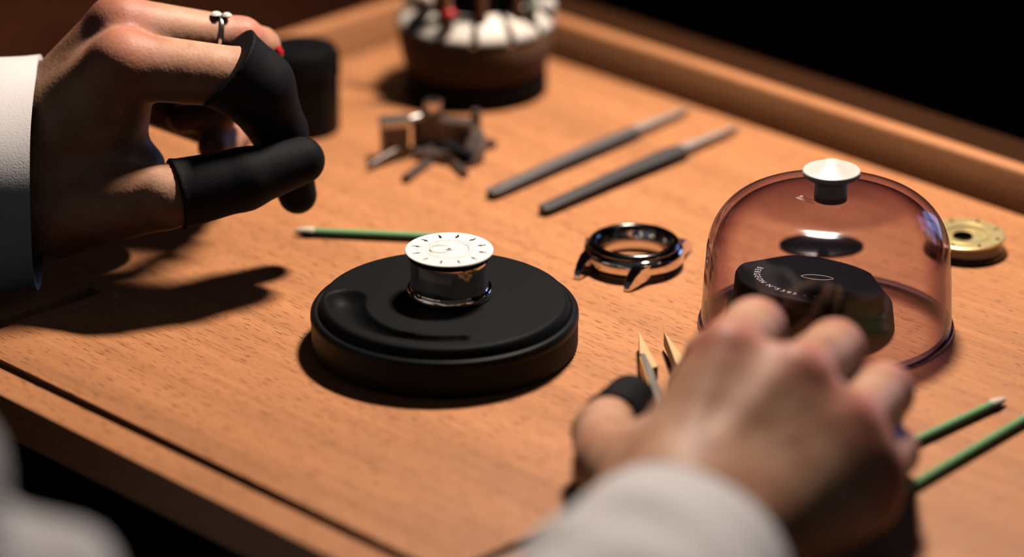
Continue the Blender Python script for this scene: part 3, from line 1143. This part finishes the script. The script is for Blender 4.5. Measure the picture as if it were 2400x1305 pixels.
vB, fB = surface_net(inner, (-620, -620, -340), (120, 20, 340), 9.0)
av = np.concatenate([vL, vR, vB])
af = np.concatenate([fL, fR + len(vL), fB + len(vL) + len(vR)])
fl_ = np.zeros(len(av))
for H_ in (LH, RH_):
    for k, (pts, rr) in H_.items():
        for i, s_ in ((0, 15), (1, 11)):
            if k == 'thumb' and i == 0:
                continue
            d = np.sqrt(((av - pts[i]) ** 2).sum(1))
            fl_ = np.maximum(fl_, .85 * np.exp(-(d / s_) ** 4))
        d = np.sqrt(((av - pts[-1]) ** 2).sum(1))
        fl_ = np.maximum(fl_, .5 * np.exp(-(d / 11) ** 2))
body = smooth_obj('body', av, af, M['skin'], person, fl_)


def cot(pts, rr, t_start, label, off=1.0):
    """thin rubber sleeve over a fingertip, cut off square at t_start along the first listed segment"""
    pts = [np.asarray(p) for p in pts]
    a_, b_ = pts[0], pts[1]
    n = (b_ - a_) / np.linalg.norm(b_ - a_)
    o_ = a_ + (b_ - a_) * t_start
    r2 = [r + off for r in rr]

    def fn(P):
        d = chain(P, pts, r2, 2.5)
        # rolled bead at the opening
        t = (P - o_) @ n
        return np.maximum(d - .5 * np.exp(-((t - .8) / .8) ** 2), -t)
    allp = np.array(pts)
    lo_, hi_ = allp.min(0) - max(r2) - 3, allp.max(0) + max(r2) + 3
    v, f = surface_net(fn, lo_, hi_, 1.0)
    o = smooth_obj('finger_cot', v, f, M['rubber'], person)
    return tag(o, label)


cot(LH['thumb'][0][2:], [12.4, 10.4, 7.8], .14, 'black finger cot on the left thumb', 1.1)
cot([J(520, 150, 'Y', 3), J(600, 205, 'Y', 5), J(655, 310, 'Y', 11), J(697, 456, 'Y', 14)], [15.5, 13.2, 9.2, 6.2], .12, 'loose black finger cot on the left index finger', 1.2)
cot(RH_['thumb'][0][2:], RH_['thumb'][1][2:], .28, 'black finger cot on the right thumb', 1.0)

# red nail on the left middle fingertip, ring with stones on its first joint
q = J(656, 122, 'Y', 40)
p = MB()
p.lathe([(0, 1.1), (2.2, .8), (3.6, 0), (3.4, -.6), (0, -.6)], seg=24)
nm = Matrix.Rotation(math.radians(75), 3, 'Y')
p.v = [tuple(nm @ Vector((x * .75, y * .68, z * 1.3)) + Vector(q) - Vector(PO)) for x, y, z in p.v]
tag(p.build('fingernail', M['red'], person), 'red painted fingernail')
pm, pd = LH['middle'][0][0], LH['middle'][0][1]
ax = Vector(pd - pm).normalized()
rc = Vector(pm + (pd - pm) * .79)
rot = ax.to_track_quat('Z', 'Y').to_matrix()
p = MB()
p.lathe([(8.6, -1), (9.5, -.9), (9.8, 0), (9.5, .9), (8.6, 1)], seg=48, mtx=rot, closed=True, c=tuple(rc - Vector(PO)))
rg = p.build('finger_ring', M['steel'], person)
upv = (Vector((0, -.35, 1)) - ax * Vector((0, -.35, 1)).dot(ax)).normalized()
for s_, k in ((-2.0, 2.3), (2.1, 2.0)):
    p = MB()
    g = rc + upv * 10.3 + ax * s_ - Vector(PO)
    p.lathe([(0, -1.2), (k * .6, -.6), (k, .3), (k * .6, 1.0), (0, 1.1)], seg=8, c=tuple(g))
    p.build('stone', M['gem'], rg, smooth=False)


# --- sleeves
def sleeve(path, radii, name, seed, cuff_lean, shear=0.0, box=1.0, N=56):
    """cloth tube along path from elbow (first) to cuff (last), folded back inside at the hem"""
    rg_ = np.random.default_rng(seed)
    P = [Vector(p) for p in path]
    # resample
    pts = []
    cum = [0]
    for i in range(len(P) - 1):
        cum.append(cum[-1] + (P[i + 1] - P[i]).length)
    for i in range(N + 1):
        s_ = cum[-1] * i / N
        k = max(j for j in range(len(P)) if cum[j] <= s_ + 1e-6)
        k = min(k, len(P) - 2)
        t = (s_ - cum[k]) / (cum[k + 1] - cum[k])
        rad = [radii[k][e] + (radii[k + 1][e] - radii[k][e]) * t for e in (0, 1)]
        pts.append((P[k].lerp(P[k + 1], t), rad, s_))
    W_ = N // 14
    cs_ = [p_[0].copy() for p_ in pts]
    for i in range(1, N):
        w_ = min(W_, i, N - i)
        pts[i] = (sum((cs_[j] for j in range(i - w_, i + w_ + 1)), Vector()) / (2 * w_ + 1), pts[i][1], pts[i][2])
    SEG = 96
    ph = rg_.uniform(0, 2 * PI, 8)
    V = []
    rows = []

    def add_row(c, t, a_, b_, ra, rb, s_, shrink, fold):
        row = []
        for k in range(SEG):
            q = 2 * PI * k / SEG
            f = fold * (1.6 * math.sin(s_ * .11 + 2 * q + ph[0]) + 1.2 * math.sin(s_ * .19 - 3 * q + ph[1]) + .9 * math.sin(s_ * .05 + 5 * q + ph[2]))
            if s_ < cum[-1] * .62:
                far = min(1, (cum[-1] * .62 - s_) / 60)
                f += 4.2 * far * math.sin(.27 * (-.33 * c.x - .94 * c.z - .2 * ra * math.cos(q)) + 1.5 * math.sin(q))
            cq, sq = math.cos(q), math.sin(q)
            cq, sq = math.copysign(abs(cq) ** box, cq), math.copysign(abs(sq) ** box, sq)
            v = c + a_ * ((ra + f - shrink) * cq) + b_ * ((rb + f - shrink) * sq)
            v = v - a_ * (shear * rb * math.sin(q))
            v = v + t * (cuff_lean[0] * math.cos(q) + cuff_lean[1] * math.sin(q)) * (ra if s_ > cum[-1] * .75 else 0) * max(0, (s_ / cum[-1] - .75) * 4)
            row.append(len(V))
            V.append(tuple(v))
        rows.append(row)
    up = Vector((0, 0, 1))
    fr = []
    for i, (c_, rad, s_) in enumerate(pts):
        t = (pts[min(i + 2, N)][0] - pts[max(i - 2, 0)][0]).normalized()
        a_ = t.cross(up).normalized()
        b_ = a_.cross(t).normalized()
        fr.append((c_, t, a_, b_, rad, s_))
        near = 1 if s_ < cum[-1] - 30 else .35
        add_row(c_, t, a_, b_, rad[0], rad[1], s_, 0 if s_ < cum[-1] - 4 else -.4, near)
    for i in range(N, N - 14, -1):
        c_, t, a_, b_, rad, s_ = fr[i]
        add_row(c_, t, a_, b_, rad[0], rad[1], s_, 1.6, .35)
    Fs = []
    for i in range(len(rows) - 1):
        for k in range(SEG):
            l = (k + 1) % SEG
            Fs.append((rows[i][k], rows[i][l], rows[i + 1][l], rows[i + 1][k]))
    p = MB()
    p.add([tuple(Vector(v) - Vector(PO)) for v in V], Fs)
    return p.build(name, M['cloth'], person, angle=80)


cL = Vector(J(92, 402, 'Y', 4))
sleeve([elL, (cL.x - 130, cL.y - 25, cL.z + 2), cL], [(52, 50), (44, 44), (36, 39)], 'sleeve', 3, (-.16, .04), .28, .8)
cR = Vector(J(1590, 1350, 'z', 38))
sleeve([shR, elR, (cR.x - 22, cR.y - 75, cR.z + 4), cR], [(60, 58), (50, 48), (45, 41), (37, 34)], 'sleeve', 8, (-.28, .05), N=130)


def coat_fn(P):
    d = chain(P, [elL, shL], [53, 68], 10)
    d = smin(d, chain(P, [elR, shR], [38, 48], 10), 14)
    d = smin(d, chain(P, [shL + (10, -10, -20), C0 + (5, 5, 130), shR + (-10, 10, -20)], [70, 118, 70], 20), 30)
    d = smin(d, chain(P, [C0 + (0, 0, 120), C0 + (0, 0, -190)], [128, 140], 20), 30)
    hipR, hipL = C0 + (90, -90, -190), C0 + (-70, 70, -190)
    for h, kn in ((hipR, hipR + (120, 130, -40)), (hipL, hipL + (110, 120, -40))):
        d = smin(d, chain(P, [h, kn], [92, 78], 10), 22)
    f = 6.5 * np.sin(P[..., 0] * .11 + P[..., 1] * .03 + P[..., 2] * .15 + 1.0) + 3.0 * np.sin(P[..., 2] * .10 - P[..., 0] * .05)
    return d + f


vC, fC = surface_net(coat_fn, (-640, -640, -360), (130, 60, 350), 8.0)
smooth_obj('lab_coat', vC, fC, M['cloth'], person)

# --- tweezers held in the right hand
tA, tB = Vector(W(1497, 778, 6)), Vector(W(1557, 780, 6))
gx = Vector(W(1640, 1010, 16))
ht = thing('tweezers', 'tweezers with tan pointed tips held in the hand beside the holder disc', 'tweezers', tuple((tA + tB) / 2))
O_ = (tA + tB) / 2
tail = Vector(W(1690, 1080, 44))


def plate(pts_top, th, name, mt, parent):
    n = len(pts_top)
    V = [tuple(q - O_) for q in pts_top] + [tuple(q - O_ - Vector((0, 0, th))) for q in pts_top]
    Fs = [tuple(range(n)), tuple(range(n, 2 * n))[::-1]] + [(i, (i + 1) % n, n + (i + 1) % n, n + i) for i in range(n)]
    return MB().add(V, Fs).build(name, mt, parent, smooth=False)


mB = M['tip_tan'] = mat('tan_fibre_tip', (0.66, 0.44, 0.21), 0.5)


def wv(px, py, z):
    return Vector(W(px, py, z))


plate([wv(1497, 776, 7), wv(1542, 858, 7.5), wv(1528, 862, 7.5), wv(1511, 828, 7.3), wv(1500, 829, 7.2)], 5.5, 'tip', M['tip_tan'], ht)
plate([wv(1501, 830, 7.0), wv(1511, 828, 7.3), wv(1530, 864, 8), wv(1549, 915, 10), wv(1562, 960, 14), wv(1540, 960, 14), wv(1528, 905, 10)], 6.5, 'arm', M['brushed'], ht)
plate([wv(1499, 835, 6.4), wv(1508, 836, 6.4), wv(1540, 915, 8.5), wv(1522, 905, 8.5)], 5.6, 'arm_liner', M['brass_soft'], ht)
plate([wv(1556, 776, 7), wv(1598, 833, 7.5), wv(1600, 862, 8), wv(1584, 850, 8)], 5.5, 'tip', M['tip_tan'], ht)
plate([wv(1584, 850, 7.6), wv(1600, 845, 8), wv(1622, 905, 11), wv(1605, 912, 11)], 6.0, 'arm', M['brushed'], ht)
